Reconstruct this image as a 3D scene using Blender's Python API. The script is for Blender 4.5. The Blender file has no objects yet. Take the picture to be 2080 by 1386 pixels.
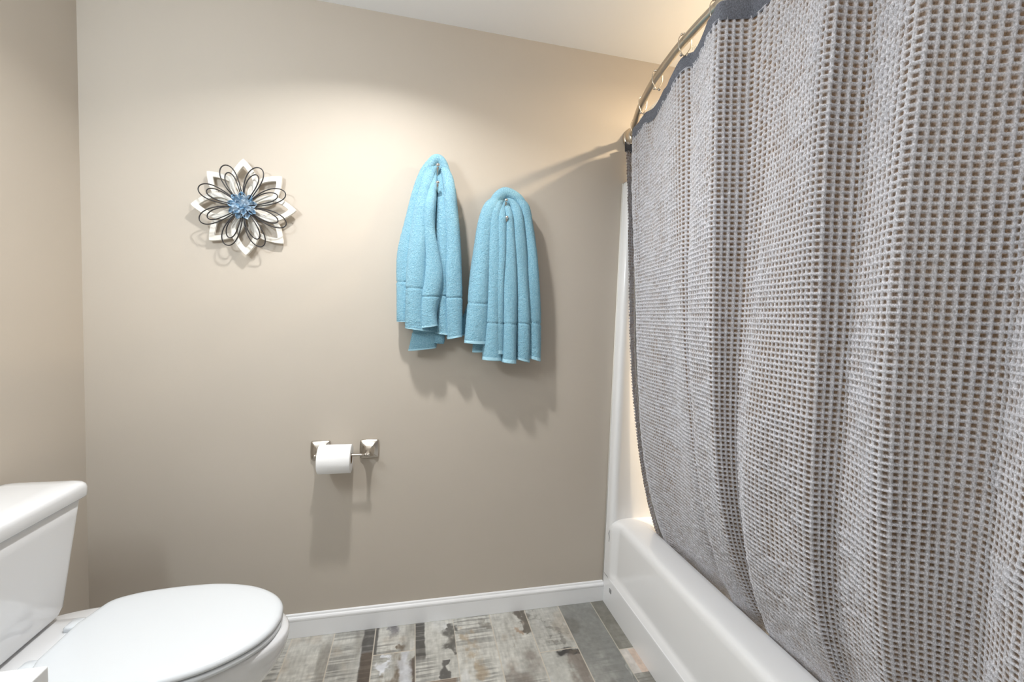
import bpy, math, random
import numpy as np
from mathutils import Matrix, Vector
random.seed(4); RNG = np.random.default_rng(7)
S = bpy.context.scene; COL = S.collection
PI = math.pi

# ------------------------------------------------------------------ camera, world, lights, exposure
CAM_POS = (1.1174, -1.7674, 1.3026)
F_PX, YAW, PITCH, ROLL = 865.4, 0.2261, -0.0574, 0.0364
def camera():
    f = Vector((math.sin(YAW)*math.cos(PITCH), math.cos(YAW)*math.cos(PITCH), math.sin(PITCH)))
    r = Vector((math.cos(YAW), -math.sin(YAW), 0)); u = r.cross(f)
    c, s = math.cos(ROLL), math.sin(ROLL)
    r2 = r*c + u*s; u2 = u*c - r*s
    m = Matrix((r2, u2, -f)).transposed().to_4x4(); m.translation = Vector(CAM_POS)
    d = bpy.data.cameras.new('camera'); o = bpy.data.objects.new('camera', d); COL.objects.link(o)
    d.sensor_width = 36; d.lens = F_PX/2080*36; d.clip_start = 0.02
    o.matrix_world = m; S.camera = o
camera()
w = bpy.data.worlds.new('world'); S.world = w; w.use_nodes = True
w.node_tree.nodes['Background'].inputs[0].default_value = (0.93, 0.95, 1.0, 1)
w.node_tree.nodes['Background'].inputs[1].default_value = 0.05
S.view_settings.view_transform = 'Standard'; S.view_settings.look = 'None'
S.view_settings.gamma = 1; S.view_settings.use_curve_mapping = False
S.view_settings.exposure = 0.24
def area(name, loc, aim, size, power, color, shape='DISK', size_y=None, spread=180):
    d = bpy.data.lights.new(name, 'AREA'); d.shape = shape; d.size = size; d.energy = power; d.color = color
    if size_y: d.size_y = size_y
    d.spread = math.radians(spread)
    o = bpy.data.objects.new(name, d); COL.objects.link(o); o.location = loc
    o.rotation_euler = (Vector(aim)-Vector(loc)).to_track_quat('-Z', 'Y').to_euler()
    return o
MAIN_XY = (0.95, -0.62)
TUB_XY = (2.40, -0.76)
area('main_can_lamp', (MAIN_XY[0], MAIN_XY[1], 2.425), (MAIN_XY[0], MAIN_XY[1], 0), 0.085, 11, (1.0, 0.985, 0.965), spread=136)
area('tub_can_lamp', (TUB_XY[0], TUB_XY[1], 2.425), (TUB_XY[0], TUB_XY[1], 0), 0.11, 19, (1.0, 0.79, 0.54), spread=168)
area('rear_fill_lamp', (0.95, -2.3, 2.40), (0.95, -2.3, 0), 0.7, 3.5, (0.92, 0.96, 1.0))  # added lamp out of view behind the camera, raises the ambient light
FILL_Y = (-1.12, -1.28, -1.44)  # added unseen point lamps at the left, fill for curtain, walls and ceiling
for i, vy in enumerate(FILL_Y):
    d = bpy.data.lights.new('left_fill_lamp', 'POINT'); d.energy = 7.8; d.color = (0.86, 0.94, 1.0); d.shadow_soft_size = .055
    o = bpy.data.objects.new('left_fill_lamp', d); COL.objects.link(o); o.location = (0.13, vy, 1.92)

# ------------------------------------------------------------------ helpers
def tag(o, label=None, cat=None, group=None, kind=None):
    if label: o['label'] = label
    if cat: o['category'] = cat
    if group: o['group'] = group
    if kind: o['kind'] = kind
    return o
def empty(name, loc, label, cat, group=None):
    o = bpy.data.objects.new(name, None); COL.objects.link(o); o.location = loc
    o.empty_display_size = 0.05
    return tag(o, label, cat, group)
def link(name, verts, faces, mat, parent=None, smooth=True, uvs=None, attrs=None, world=True):
    """verts are in world coordinates when parented (world=True) and get moved into the parent's frame"""
    me = bpy.data.meshes.new(name)
    V = np.asarray(verts, dtype=np.float64).reshape(-1, 3)
    if parent is not None and world: V = V - np.array(parent_loc(parent))
    F = faces
    if isinstance(F, np.ndarray) and F.ndim == 2:
        me.vertices.add(len(V)); me.vertices.foreach_set('co', V.astype(np.float32).ravel())
        n, k = F.shape
        me.loops.add(n*k); me.loops.foreach_set('vertex_index', F.astype(np.int32).ravel())
        me.polygons.add(n); me.polygons.foreach_set('loop_start', np.arange(0, n*k, k, dtype=np.int32))
        me.polygons.foreach_set('loop_total', np.full(n, k, dtype=np.int32))
        me.update(calc_edges=True)
    else:
        me.from_pydata([tuple(v) for v in V], [], [tuple(int(i) for i in f) for f in F])
    if attrs:
        for an, (typ, data) in attrs.items():
            a = me.attributes.new(an, typ, 'POINT')
            a.data.foreach_set('color' if typ == 'FLOAT_COLOR' else 'value', np.asarray(data, dtype=np.float32).ravel())
    me.validate(); me.update()
    me.polygons.foreach_set('use_smooth', np.full(len(me.polygons), smooth))
    me.materials.append(mat)
    o = bpy.data.objects.new(name, me); COL.objects.link(o)
    if parent is not None: o.parent = parent
    return o
def parent_loc(p):
    l = Vector((0, 0, 0))
    while p is not None: l += p.location; p = p.parent
    return l
def bevel(o, wdt=0.002, seg=2, ang=35):
    m = o.modifiers.new('bevel', 'BEVEL'); m.width = wdt; m.segments = seg; m.limit_method = 'ANGLE'; m.angle_limit = math.radians(ang)
    m.harden_normals = False
    return o
def box_vf(x0, x1, y0, y1, z0, z1):
    v = [(x0,y0,z0),(x1,y0,z0),(x1,y1,z0),(x0,y1,z0),(x0,y0,z1),(x1,y0,z1),(x1,y1,z1),(x0,y1,z1)]
    f = [(0,3,2,1),(4,5,6,7),(0,1,5,4),(1,2,6,5),(2,3,7,6),(3,0,4,7)]
    return v, f
def box(name, x0, x1, y0, y1, z0, z1, mat, parent=None, bev=0.0):
    v, f = box_vf(x0, x1, y0, y1, z0, z1)
    o = link(name, v, f, mat, parent, smooth=False)
    if bev: bevel(o, bev, 3)
    return o
class MB:
    def __init__(s): s.v = []; s.f = []
    def add(s, v, f):
        n = len(s.v); s.v += [tuple(p) for p in v]; s.f += [tuple(i+n for i in q) for q in f]; return s
    def loft(s, loops, cap0=False, cap1=False, closed=True):
        n = len(loops[0]); v = [p for l in loops for p in l]; f = []
        m = n if closed else n-1
        for a in range(len(loops)-1):
            for b in range(m):
                c = (b+1) % n
                f.append((a*n+b, a*n+c, (a+1)*n+c, (a+1)*n+b))
        if cap0: f.append(tuple(reversed(range(n))))
        if cap1: f.append(tuple((len(loops)-1)*n+i for i in range(n)))
        return s.add(v, f)
    def tube(s, pts, r, n=12, closed=False, caps=True):
        pts = [Vector(p) for p in pts]; L = []; k = len(pts)
        rs = r if hasattr(r, '__len__') else [r]*k
        up = None
        for i, p in enumerate(pts):
            t = (pts[(i+1) % k]-pts[i-1]) if closed else (pts[min(i+1, k-1)]-pts[max(i-1, 0)])
            t.normalize()
            if up is None:
                up = Vector((0,0,1)) if abs(t.z) < .9 else Vector((0,1,0))
            a = t.cross(up).normalized(); b = a.cross(t).normalized(); up = b
            L.append([p+a*math.cos(2*PI*j/n)*rs[i]+b*math.sin(2*PI*j/n)*rs[i] for j in range(n)])
        if closed: L.append(L[0]); return s.loft(L)
        return s.loft(L, caps, caps)
    def lathe(s, o, axis, prof, n=24):
        """prof: (distance along axis, radius)"""
        o = Vector(o); t = Vector(axis).normalized(); up = Vector((0,0,1)) if abs(t.z) < .9 else Vector((1,0,0))
        a = t.cross(up).normalized(); b = a.cross(t)
        L = [[o+t*d+a*math.cos(2*PI*j/n)*max(r,1e-5)+b*math.sin(2*PI*j/n)*max(r,1e-5) for j in range(n)] for d, r in prof]
        return s.loft(L, True, True)
    def build(s, name, mat, parent=None, smooth=True, **k): return link(name, s.v, s.f, mat, parent, smooth, **k)
def fixn(o):
    import bmesh
    b = bmesh.new(); b.from_mesh(o.data); bmesh.ops.recalc_face_normals(b, faces=b.faces); b.to_mesh(o.data); b.free(); return o
def cr(pts, n):
    """Catmull-Rom resample of rows of numbers to n samples (uniform in parameter)"""
    P = np.array(pts, float); k = len(P); out = []
    for t in np.linspace(0, k-1, n):
        i = min(int(t), k-2); u = t-i
        p0 = P[max(i-1,0)]; p1 = P[i]; p2 = P[i+1]; p3 = P[min(i+2,k-1)]
        out.append(.5*((2*p1)+(-p0+p2)*u+(2*p0-5*p1+4*p2-p3)*u*u+(-p0+3*p1-3*p2+p3)*u**3))
    return np.array(out)
def grid_faces(nu, nv):
    i = np.arange(nu-1)[:, None]*nv + np.arange(nv-1)[None, :]
    i = i.ravel(); return np.stack([i, i+nv, i+nv+1, i+1], 1)
def rrect(x0, x1, y0, y1, r, z, n=8, m=6):
    P = []
    cs = [(x1-r, y1-r, 0), (x0+r, y1-r, 90), (x0+r, y0+r, 180), (x1-r, y0+r, 270)]
    for q, (cx, cy, a) in enumerate(cs):
        arc = [(cx+r*math.cos(math.radians(a+90*i/n)), cy+r*math.sin(math.radians(a+90*i/n))) for i in range(n+1)]
        nx, ny, na = cs[(q+1) % 4]
        e = (nx+r*math.cos(math.radians(na)), ny+r*math.sin(math.radians(na)))
        P += arc
        for j in range(1, m): P.append((arc[-1][0]+(e[0]-arc[-1][0])*j/m, arc[-1][1]+(e[1]-arc[-1][1])*j/m))
    return [(x, y, z) for x, y in P]

# ------------------------------------------------------------------ materials
def srgb(r, g, b):
    f = lambda c: (c/255/12.92) if c/255 <= .04045 else ((c/255+.055)/1.055)**2.4
    return (f(r), f(g), f(b), 1)
def mat(name, color, rough=.5, metal=0.0, spec=.5, coat=0.0, noise=None, bump=None, sheen=0.0, colvar=None):
    m = bpy.data.materials.new(name); m.use_nodes = True; nt = m.node_tree; N = nt.nodes; L = nt.links
    b = N['Principled BSDF']; b.inputs['Base Color'].default_value = color; b.inputs['Roughness'].default_value = rough
    b.inputs['Metallic'].default_value = metal; b.inputs['Specular IOR Level'].default_value = spec
    b.inputs['Coat Weight'].default_value = coat; b.inputs['Coat Roughness'].default_value = .05
    b.inputs['Sheen Weight'].default_value = sheen
    tc = N.new('ShaderNodeTexCoord')
    if bump:
        prev = None
        for sc, st, di in bump:
            nz = N.new('ShaderNodeTexNoise'); nz.inputs['Scale'].default_value = sc; nz.inputs['Detail'].default_value = 3
            L.new(tc.outputs['Object'], nz.inputs['Vector'])
            bp = N.new('ShaderNodeBump'); bp.inputs['Strength'].default_value = st; bp.inputs['Distance'].default_value = di
            L.new(nz.outputs['Fac'], bp.inputs['Height'])
            if prev: L.new(prev.outputs['Normal'], bp.inputs['Normal'])
            prev = bp
        L.new(prev.outputs['Normal'], b.inputs['Normal'])
    if colvar:
        sc, c2, lo, hi = colvar
        nz = N.new('ShaderNodeTexNoise'); nz.inputs['Scale'].default_value = sc; nz.inputs['Detail'].default_value = 4
        L.new(tc.outputs['Object'], nz.inputs['Vector'])
        r = N.new('ShaderNodeValToRGB'); r.color_ramp.elements[0].position = lo; r.color_ramp.elements[0].color = color
        r.color_ramp.elements[1].position = hi; r.color_ramp.elements[1].color = c2
        L.new(nz.outputs['Fac'], r.inputs['Fac']); L.new(r.outputs['Color'], b.inputs['Base Color'])
    return m
WALL_C = srgb(199, 190, 178)
M_wall = mat('wall_paint', WALL_C, .55, spec=.35, bump=[(260, .10, .0010), (60, .06, .0015)], colvar=(3, srgb(197, 188, 176), .3, .7))
M_ceil = mat('ceiling_paint', srgb(240, 241, 242), .7, spec=.3, bump=[(180, .12, .001)])
M_trim = mat('white_trim_paint', srgb(246, 247, 249), .3, bump=[(40, .03, .001)])
M_acry = mat('white_acrylic', srgb(245, 246, 248), .16, coat=.4, bump=[(6, .03, .004)])
M_porc = mat('white_porcelain', srgb(236, 237, 239), .10, coat=.6, bump=[(5, .02, .004)])
M_seat = mat('white_seat_plastic', srgb(224, 228, 232), .22, coat=.2, bump=[(9, .01, .002)])
M_nick = mat('brushed_nickel', srgb(196, 190, 182), .26, metal=1, bump=[(300, .05, .0005)])
M_rod = mat('satin_nickel_rod', srgb(205, 196, 182), .3, metal=1, bump=[(300, .04, .0005)])
M_chro = mat('polished_chrome', srgb(220, 220, 220), .1, metal=1, bump=[(80, .02, .0005)])
M_plug = mat('grey_plastic', srgb(150, 150, 152), .5, bump=[(120, .1, .0005)])
M_dark = mat('dark_gap', srgb(70, 66, 62), .8, bump=[(120, .1, .0005)])
M_paper = mat('tissue_paper', srgb(246, 246, 246), .95, spec=.1, bump=[(420, .25, .0006), (90, .2, .0008)])
M_card = mat('cardboard_core', srgb(150, 125, 100), .9, bump=[(200, .2, .0005)])
M_wood = mat('whitewashed_wood', srgb(232, 229, 222), .6, bump=[(70, .25, .001)], colvar=(30, srgb(228, 221, 208), .55, .8))
M_wire = mat('black_wire', srgb(40, 38, 40), .4, bump=[(300, .05, .0005)])
M_blue = mat('blue_enamel_metal', srgb(104, 144, 176), .4, metal=.2, bump=[(90, .15, .0008)], colvar=(50, srgb(198, 214, 228), .42, .66))
M_terry = mat('blue_terry_cloth', srgb(124, 181, 207), .95, spec=.05, sheen=.15, bump=[(520, .9, .004), (200, .6, .004)], colvar=(330, srgb(168, 212, 230), .35, .68))
M_hem = mat('blue_woven_hem', srgb(172, 216, 234), .85, spec=.15, bump=[(700, .3, .0008)])
M_count = mat('white_countertop', srgb(240, 241, 242), .2, coat=.3, bump=[(30, .02, .001)])
M_caulk = mat('white_caulk', srgb(232, 230, 224), .5, bump=[(120, .2, .001)])
M_cab = mat('white_cabinet_paint', srgb(228, 229, 230), .35, bump=[(40, .04, .001)])

def emit_mat(name, color, k):
    m = bpy.data.materials.new(name); m.use_nodes = True; b = m.node_tree.nodes['Principled BSDF']
    b.inputs['Base Color'].default_value = (.9,.9,.9,1); b.inputs['Emission Color'].default_value = color; b.inputs['Emission Strength'].default_value = k
    return m
M_lens = emit_mat('lamp_lens', (1, .93, .85, 1), 3.0)
M_lensw = emit_mat('warm_lamp_lens', (1, .78, .5, 1), 3.0)

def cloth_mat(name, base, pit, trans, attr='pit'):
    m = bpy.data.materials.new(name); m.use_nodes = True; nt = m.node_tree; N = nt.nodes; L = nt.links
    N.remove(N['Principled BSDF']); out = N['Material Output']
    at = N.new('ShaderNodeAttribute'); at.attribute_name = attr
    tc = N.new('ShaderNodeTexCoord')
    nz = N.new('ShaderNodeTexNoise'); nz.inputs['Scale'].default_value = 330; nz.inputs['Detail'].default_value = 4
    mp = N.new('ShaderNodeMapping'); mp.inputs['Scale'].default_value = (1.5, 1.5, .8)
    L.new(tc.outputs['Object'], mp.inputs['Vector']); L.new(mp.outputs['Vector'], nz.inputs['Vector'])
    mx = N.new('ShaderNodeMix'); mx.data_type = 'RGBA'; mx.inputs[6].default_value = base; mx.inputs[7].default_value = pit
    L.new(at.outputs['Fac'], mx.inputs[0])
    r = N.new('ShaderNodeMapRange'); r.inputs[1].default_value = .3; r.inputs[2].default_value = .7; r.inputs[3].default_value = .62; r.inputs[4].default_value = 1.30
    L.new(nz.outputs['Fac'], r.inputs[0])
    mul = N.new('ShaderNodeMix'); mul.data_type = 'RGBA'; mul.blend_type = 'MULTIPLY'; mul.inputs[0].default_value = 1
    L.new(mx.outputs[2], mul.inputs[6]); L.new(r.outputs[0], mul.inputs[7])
    bp = N.new('ShaderNodeBump'); bp.inputs['Strength'].default_value = .5; bp.inputs['Distance'].default_value = .001
    L.new(nz.outputs['Fac'], bp.inputs['Height'])
    d = N.new('ShaderNodeBsdfDiffuse'); d.inputs['Roughness'].default_value = .5; L.new(mul.outputs[2], d.inputs['Color']); L.new(bp.outputs['Normal'], d.inputs['Normal'])
    t = N.new('ShaderNodeBsdfTranslucent'); L.new(mul.outputs[2], t.inputs['Color'])
    ms = N.new('ShaderNodeMixShader')
    f = N.new('ShaderNodeMath'); f.operation = 'MULTIPLY_ADD'; f.inputs[1].default_value = trans[1]; f.inputs[2].default_value = trans[0]
    L.new(at.outputs['Fac'], f.inputs[0]); L.new(f.outputs[0], ms.inputs[0])
    L.new(d.outputs[0], ms.inputs[1]); L.new(t.outputs[0], ms.inputs[2]); L.new(ms.outputs[0], out.inputs['Surface'])
    return m
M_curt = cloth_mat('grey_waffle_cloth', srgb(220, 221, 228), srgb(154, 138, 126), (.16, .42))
M_chem = cloth_mat('grey_hem_cloth', srgb(128, 131, 141), srgb(128, 131, 141), (.08, 0))
M_liner = cloth_mat('white_liner_cloth', srgb(245, 243, 238), srgb(245, 243, 238), (.35, 0))

# ------------------------------------------------------------------ setting
H = 2.44
def struct(o): return tag(o, kind='structure')
def plane(name, v, m): return struct(link(name, v, [(0,1,2,3)], m, smooth=False))
struct(box('wall_back', -.1, 2.9, 0, .1, -.05, H+.05, M_wall))
struct(box('wall_left', -.1, 0, -3.1, 0, -.05, H+.05, M_wall))
struct(box('wall_right', 2.8, 2.9, -1.54, 0, -.05, H+.05, M_wall))
struct(box('wall_partition', 1.995, 2.9, -3.1, -1.54, -.05, H+.05, M_wall))
struct(box('wall_front', -.1, 2.0, -3.2, -3.1, -.05, H+.05, M_wall))
struct(box('ceiling', -.1, 2.9, -3.2, .1, H, H+.1, M_ceil))

# baseboard profile: flat face with a rounded bead and a cove on top
BP = [(0,0),(.0125,0),(.0125,.068),(.0135,.072),(.0135,.078),(.0105,.083),(.007,.086),(.006,.091),(.003,.0945),(0,.0945)]
def baseboard(name, a, b, nrm):
    a = Vector(a); b = Vector(b); n = Vector(nrm); m = MB()
    m.loft([[p+n*d+Vector((0,0,z)) for d, z in BP] for p in (a, b)], True, True)
    o = fixn(m.build(name, M_trim, smooth=False)); bevel(o, .0012, 2, 20); return struct(o)
baseboard('baseboard_back', (0,0,0), (2.0,0,0), (0,-1,0))
baseboard('baseboard_left', (0,-3.1,0), (0,-.0,0), (1,0,0))
# ceiling corner caulk line not needed: the planes meet cleanly

# ---- floor: wood-look porcelain planks
def vnoise(x, y, seed=0):
    xi = np.floor(x).astype(np.int64); yi = np.floor(y).astype(np.int64); xf = x-xi; yf = y-yi
    def h(a, b):
        n = (a*374761393 + b*668265263 + seed*1442695041) & 0xffffffff
        n = ((n ^ (n >> 13))*1274126177) & 0xffffffff
        return ((n ^ (n >> 16)) & 0xffff)/65535.0
    u = xf*xf*(3-2*xf); v = yf*yf*(3-2*yf)
    return (h(xi,yi)*(1-u)+h(xi+1,yi)*u)*(1-v)+(h(xi,yi+1)*(1-u)+h(xi+1,yi+1)*u)*v
def fbm(x, y, seed=0, o=4):
    t = 0; a = .5; s = 0
    for i in range(o): t = t+a*vnoise(x*2**i, y*2**i, seed+i*17); s += a; a *= .5
    return t/s
PW, PX0 = .1576, .6755          # plank pitch and the first joint seen beside the bowl
JOINT = {-4:-.35, -3:-.1, -2:-.5, -1:-.22, 0:-.575, 1:-.565, 2:-.155, 3:-.31, 4:-.58, 5:-.585, 6:-.255, 7:-.59, 8:-.297}
LEN = .61
def sm(a, b, x): t = np.clip((x-a)/(b-a), 0, 1); return t*t*(3-2*t)
def floor_color(X, Y):
    k = np.floor((X-PX0)/PW).astype(int)
    u = (X-PX0)/PW-k                                    # 0..1 over the plank
    jy = np.zeros_like(X)
    for kk in np.unique(k): jy[k == kk] = JOINT.get(int(kk), -.37+.13*((int(kk)*5) % 4))
    row = np.floor((Y-jy)/LEN); v = (Y-jy)-row*LEN
    pid = (k*31+row*57).astype(int)
    rnd = vnoise(pid*1.0+.5, pid*.37+3.3, 5)
    rnd2 = vnoise(pid*2.7+.5, pid*.91+3.3, 9)
    sx, sy = X+pid*1.7, Y+pid*.93
    base = np.stack([np.full_like(X, 192), np.full_like(X, 191), np.full_like(X, 185)], -1).astype(float)
    base *= (.90+.16*rnd)[..., None]
    g = fbm(sx*14, sy*14, 3); base *= (.92+.16*g)[..., None]
    saw = fbm(sx*5, sy*190, 4, 3); band = sm(.45, .7, fbm(sx*5, sy*4, 12))
    base *= (1-.20*band*sm(.48, .58, saw)-.10*(saw-.5))[..., None]
    fine = fbm(sx*160, sy*22, 6, 3); base *= (.92+.16*fine)[..., None]
    def stain(mask, c, amt=1.0):
        nonlocal base
        mk = np.clip(mask, 0, 1)[..., None]*amt; base = base*(1-mk)+np.array(c, float)*mk
    # general dirt streaks running along the planks
    st = sm(.60, .74, fbm(sx*11, sy*3.2, 21)); stain(st*(rnd2 > .3), (118, 113, 105), .45)
    lt = sm(.62, .75, fbm(sx*12, sy*4.5, 31)); stain(lt, (205, 206, 206), .55)
    br = sm(.66, .78, fbm(sx*9, sy*7, 41)); stain(br, (168, 154, 138), .35)
    e = lambda s: (fbm(sx*30, sy*30, 50+s)-.5)
    rough = lambda s: (fbm(sx*70, sy*70, 80+s)-.5)
    def bx(kk, u0, u1, y0, y1, s=0, soft=.04, wob=.16):
        uu = u+e(s)*wob; yy = Y+e(s+1)*wob*.25
        return (k == kk)*sm(u0-soft, u0+soft, uu)*(1-sm(u1-soft, u1+soft, uu))*sm(y0-.006, y0+.006, yy)*(1-sm(y1-.006, y1+.006, yy))
    saww = 1-.25*(fbm(sx*3, sy*170, 8, 2) > .55)
    D = (84, 82, 79)
    stain(bx(1, .72, 1.1, -.75, .01, 1, .02, .06)*saww, D, .92)                 # dark edge of the plank left of the first joint
    stain(bx(1, .74, 1.1, -.40, -.14, 2, .03, .1), (96, 82, 70), .6)
    stain(bx(2, -.1, .09, -.155, .01, 3, .02, .05), D, .85)
    stain(bx(2, .30, .52, -.10, .01, 4, .05, .5)*sm(-.13, .0, Y+.05*e(5)), (110, 108, 112), .9)
    stain(bx(2, .34, .62, -.7, -.155, 6, .10, .7)*sm(.42, .6, fbm(sx*22, sy*9, 61)), (112, 100, 86), .85)
    stain(bx(2, .9, 1.1, -.7, -.20, 7, .05, .4), (88, 78, 70), .85)
    stain(bx(2, .18, .36, -.24, -.165, 8, .05, .5), (222, 224, 230), .9)
    stain(bx(2, .66, .86, -.5, -.165, 9, .06, .3), (200, 202, 208), .8)
    stain(bx(3, -.1, .24, -.205, .01, 10, .02, .05)*saww, D, .95)               # dark strip on the next plank
    stain(bx(3, .80, 1.1, -.17, -.04, 11, .10, .5), (92, 90, 86), .85)
    tri = (k == 3)*sm(.0, .05, (.82-(u+e(12)*.3)))*sm(0, .05, (u+e(13)*.2)-.55*(1-sm(-.30, -.22, Y)*.0)-.9*np.clip(Y+.30, 0, 1)*1.6)*(Y < -.225)*(Y > -.31)
    stain(tri, (86, 84, 82), .85)
    stain((k == 3)*(Y < -.31)*sm(.3, .5, fbm(sx*30, sy*4, 71)), (120, 100, 84), .6)
    stain(bx(4, -.1, .10, -.105, -.055, 14, .04, .5), (92, 90, 86), .85)
    stain(bx(4, .18, .52, -.42, -.03, 15, .12, .6)*sm(.4, .6, fbm(sx*26, sy*20, 72)), (168, 152, 130), .75)
    stain(bx(4, .70, 1.0, -.09, -.015, 16, .1, .4)*sm(.45, .6, fbm(sx*40, sy*40, 73)), (122, 118, 110), .7)
    stain(bx(5, .78, 1.1, -.14, -.03, 17, .06, .5), (98, 92, 84), .85)
    stain(.7*bx(5, .1, 1.1, -.8, -.20, 18, .2, .8)*sm(.40, .62, fbm(sx*12, sy*9, 74)), (118, 108, 100), .7)
    stain(bx(5, .55, .75, -.17, -.12, 19, .08, .8), (150, 120, 96), .6)
    stain(bx(6, -.1, .18, -.09, -.04, 20, .06, .5), (110, 108, 102), .7)
    stain(bx(6, .35, .75, -.17, -.115, 21, .12, .9), (120, 118, 112), .6)
    # plank 5 second row starts below the joint at -.255 (joint index 5 uses the same row): dark burnt end
    stain(bx(6, .40, 1.1, -.286, -.257, 22, .04, .14), (66, 65, 64), .95)
    stain(bx(6, .62, 1.1, -.6, -.28, 23, .12, .5), (122, 112, 104), .7)
    stain(bx(6, .05, .5, -.6, -.26, 24, .1, .4), (192, 192, 186), .6)
    stain((k == 7)*(.55+.45*sm(.35, .6, fbm(sx*7, sy*3, 75))), (132, 133, 130), .9)
    stain((k == 7)*sm(.5, .62, fbm(sx*10, sy*6, 76)), (116, 114, 109), .6)
    vein = np.abs(fbm(sx*8, sy*3.5, 77)-.5); stain((k == 7)*(1-sm(.0, .012, vein)), (178, 178, 174), .6)
    stain((k == 8)*sm(.38, .55, fbm(sx*10, sy*7, 78)), (122, 120, 113), .75)
    pink = (k == 8)*(Y < -.297)*(Y > -.412)
    stain(pink*1.0, (214, 208, 202), .85); stain(pink*(u > .22)*(Y < -.30), (212, 190, 174), .8)
    stain((k == 8)*(Y > -.297)*sm(.3, .5, fbm(sx*10, sy*8, 79)), (124, 122, 114), .75)
    stain((k == 8)*(Y <= -.412)*(saw > .5), (128, 126, 120), .7)
    grain = rough(3); base *= (1+.18*grain)[..., None]
    # grout joints
    gw = .0017
    du = np.minimum(u, 1-u)*PW; dv = np.minimum(v, LEN-v)
    extra = np.full_like(X, 1.0)
    extra = np.where(k == 8, np.minimum(np.abs(Y+.297), 1), extra)
    gm = 1-sm(gw*.75, gw*1.25, np.minimum(np.minimum(du, dv), extra))
    stain(gm, (202, 194, 180), .95)
    c = np.clip(base, 0, 255)/255
    lin = np.where(c <= .04045, c/12.92, ((c+.055)/1.055)**2.4)
    return np.concatenate([lin, np.ones(lin.shape[:-1]+(1,))], -1)
def floor_mat():
    m = bpy.data.materials.new('weathered_wood_look_tile'); m.use_nodes = True; nt = m.node_tree; b = nt.nodes['Principled BSDF']
    a = nt.nodes.new('ShaderNodeAttribute'); a.attribute_name = 'tile_colour'; nt.links.new(a.outputs['Color'], b.inputs['Base Color'])
    b.inputs['Roughness'].default_value = .42; b.inputs['Specular IOR Level'].default_value = .4
    tc = nt.nodes.new('ShaderNodeTexCoord'); mp = nt.nodes.new('ShaderNodeMapping'); mp.inputs['Scale'].default_value = (12, 140, 1)
    nz = nt.nodes.new('ShaderNodeTexNoise'); nz.inputs['Scale'].default_value = 2; bp = nt.nodes.new('ShaderNodeBump'); bp.inputs['Strength'].default_value = .15; bp.inputs['Distance'].default_value = .001
    nt.links.new(tc.outputs['Object'], mp.inputs['Vector']); nt.links.new(mp.outputs['Vector'], nz.inputs['Vector']); nt.links.new(nz.outputs['Fac'], bp.inputs['Height']); nt.links.new(bp.outputs['Normal'], b.inputs['Normal'])
    return m
def make_floor():
    xs = np.concatenate([np.arange(-.05, .50, .02), np.arange(.50, 2.10, .0020), np.arange(2.10, 2.86, .04)])
    ys = np.concatenate([np.arange(-3.15, -.62, .02), np.arange(-.62, .031, .0020)])
    X, Y = np.meshgrid(xs, ys, indexing='ij')
    C = floor_color(X, Y)
    V = np.stack([X, Y, np.zeros_like(X)], -1).reshape(-1, 3)
    o = link('floor', V, grid_faces(len(xs), len(ys)), floor_mat(), smooth=False, attrs={'tile_colour': ('FLOAT_COLOR', C.reshape(-1, 4))})
    return struct(o)
make_floor()

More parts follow.
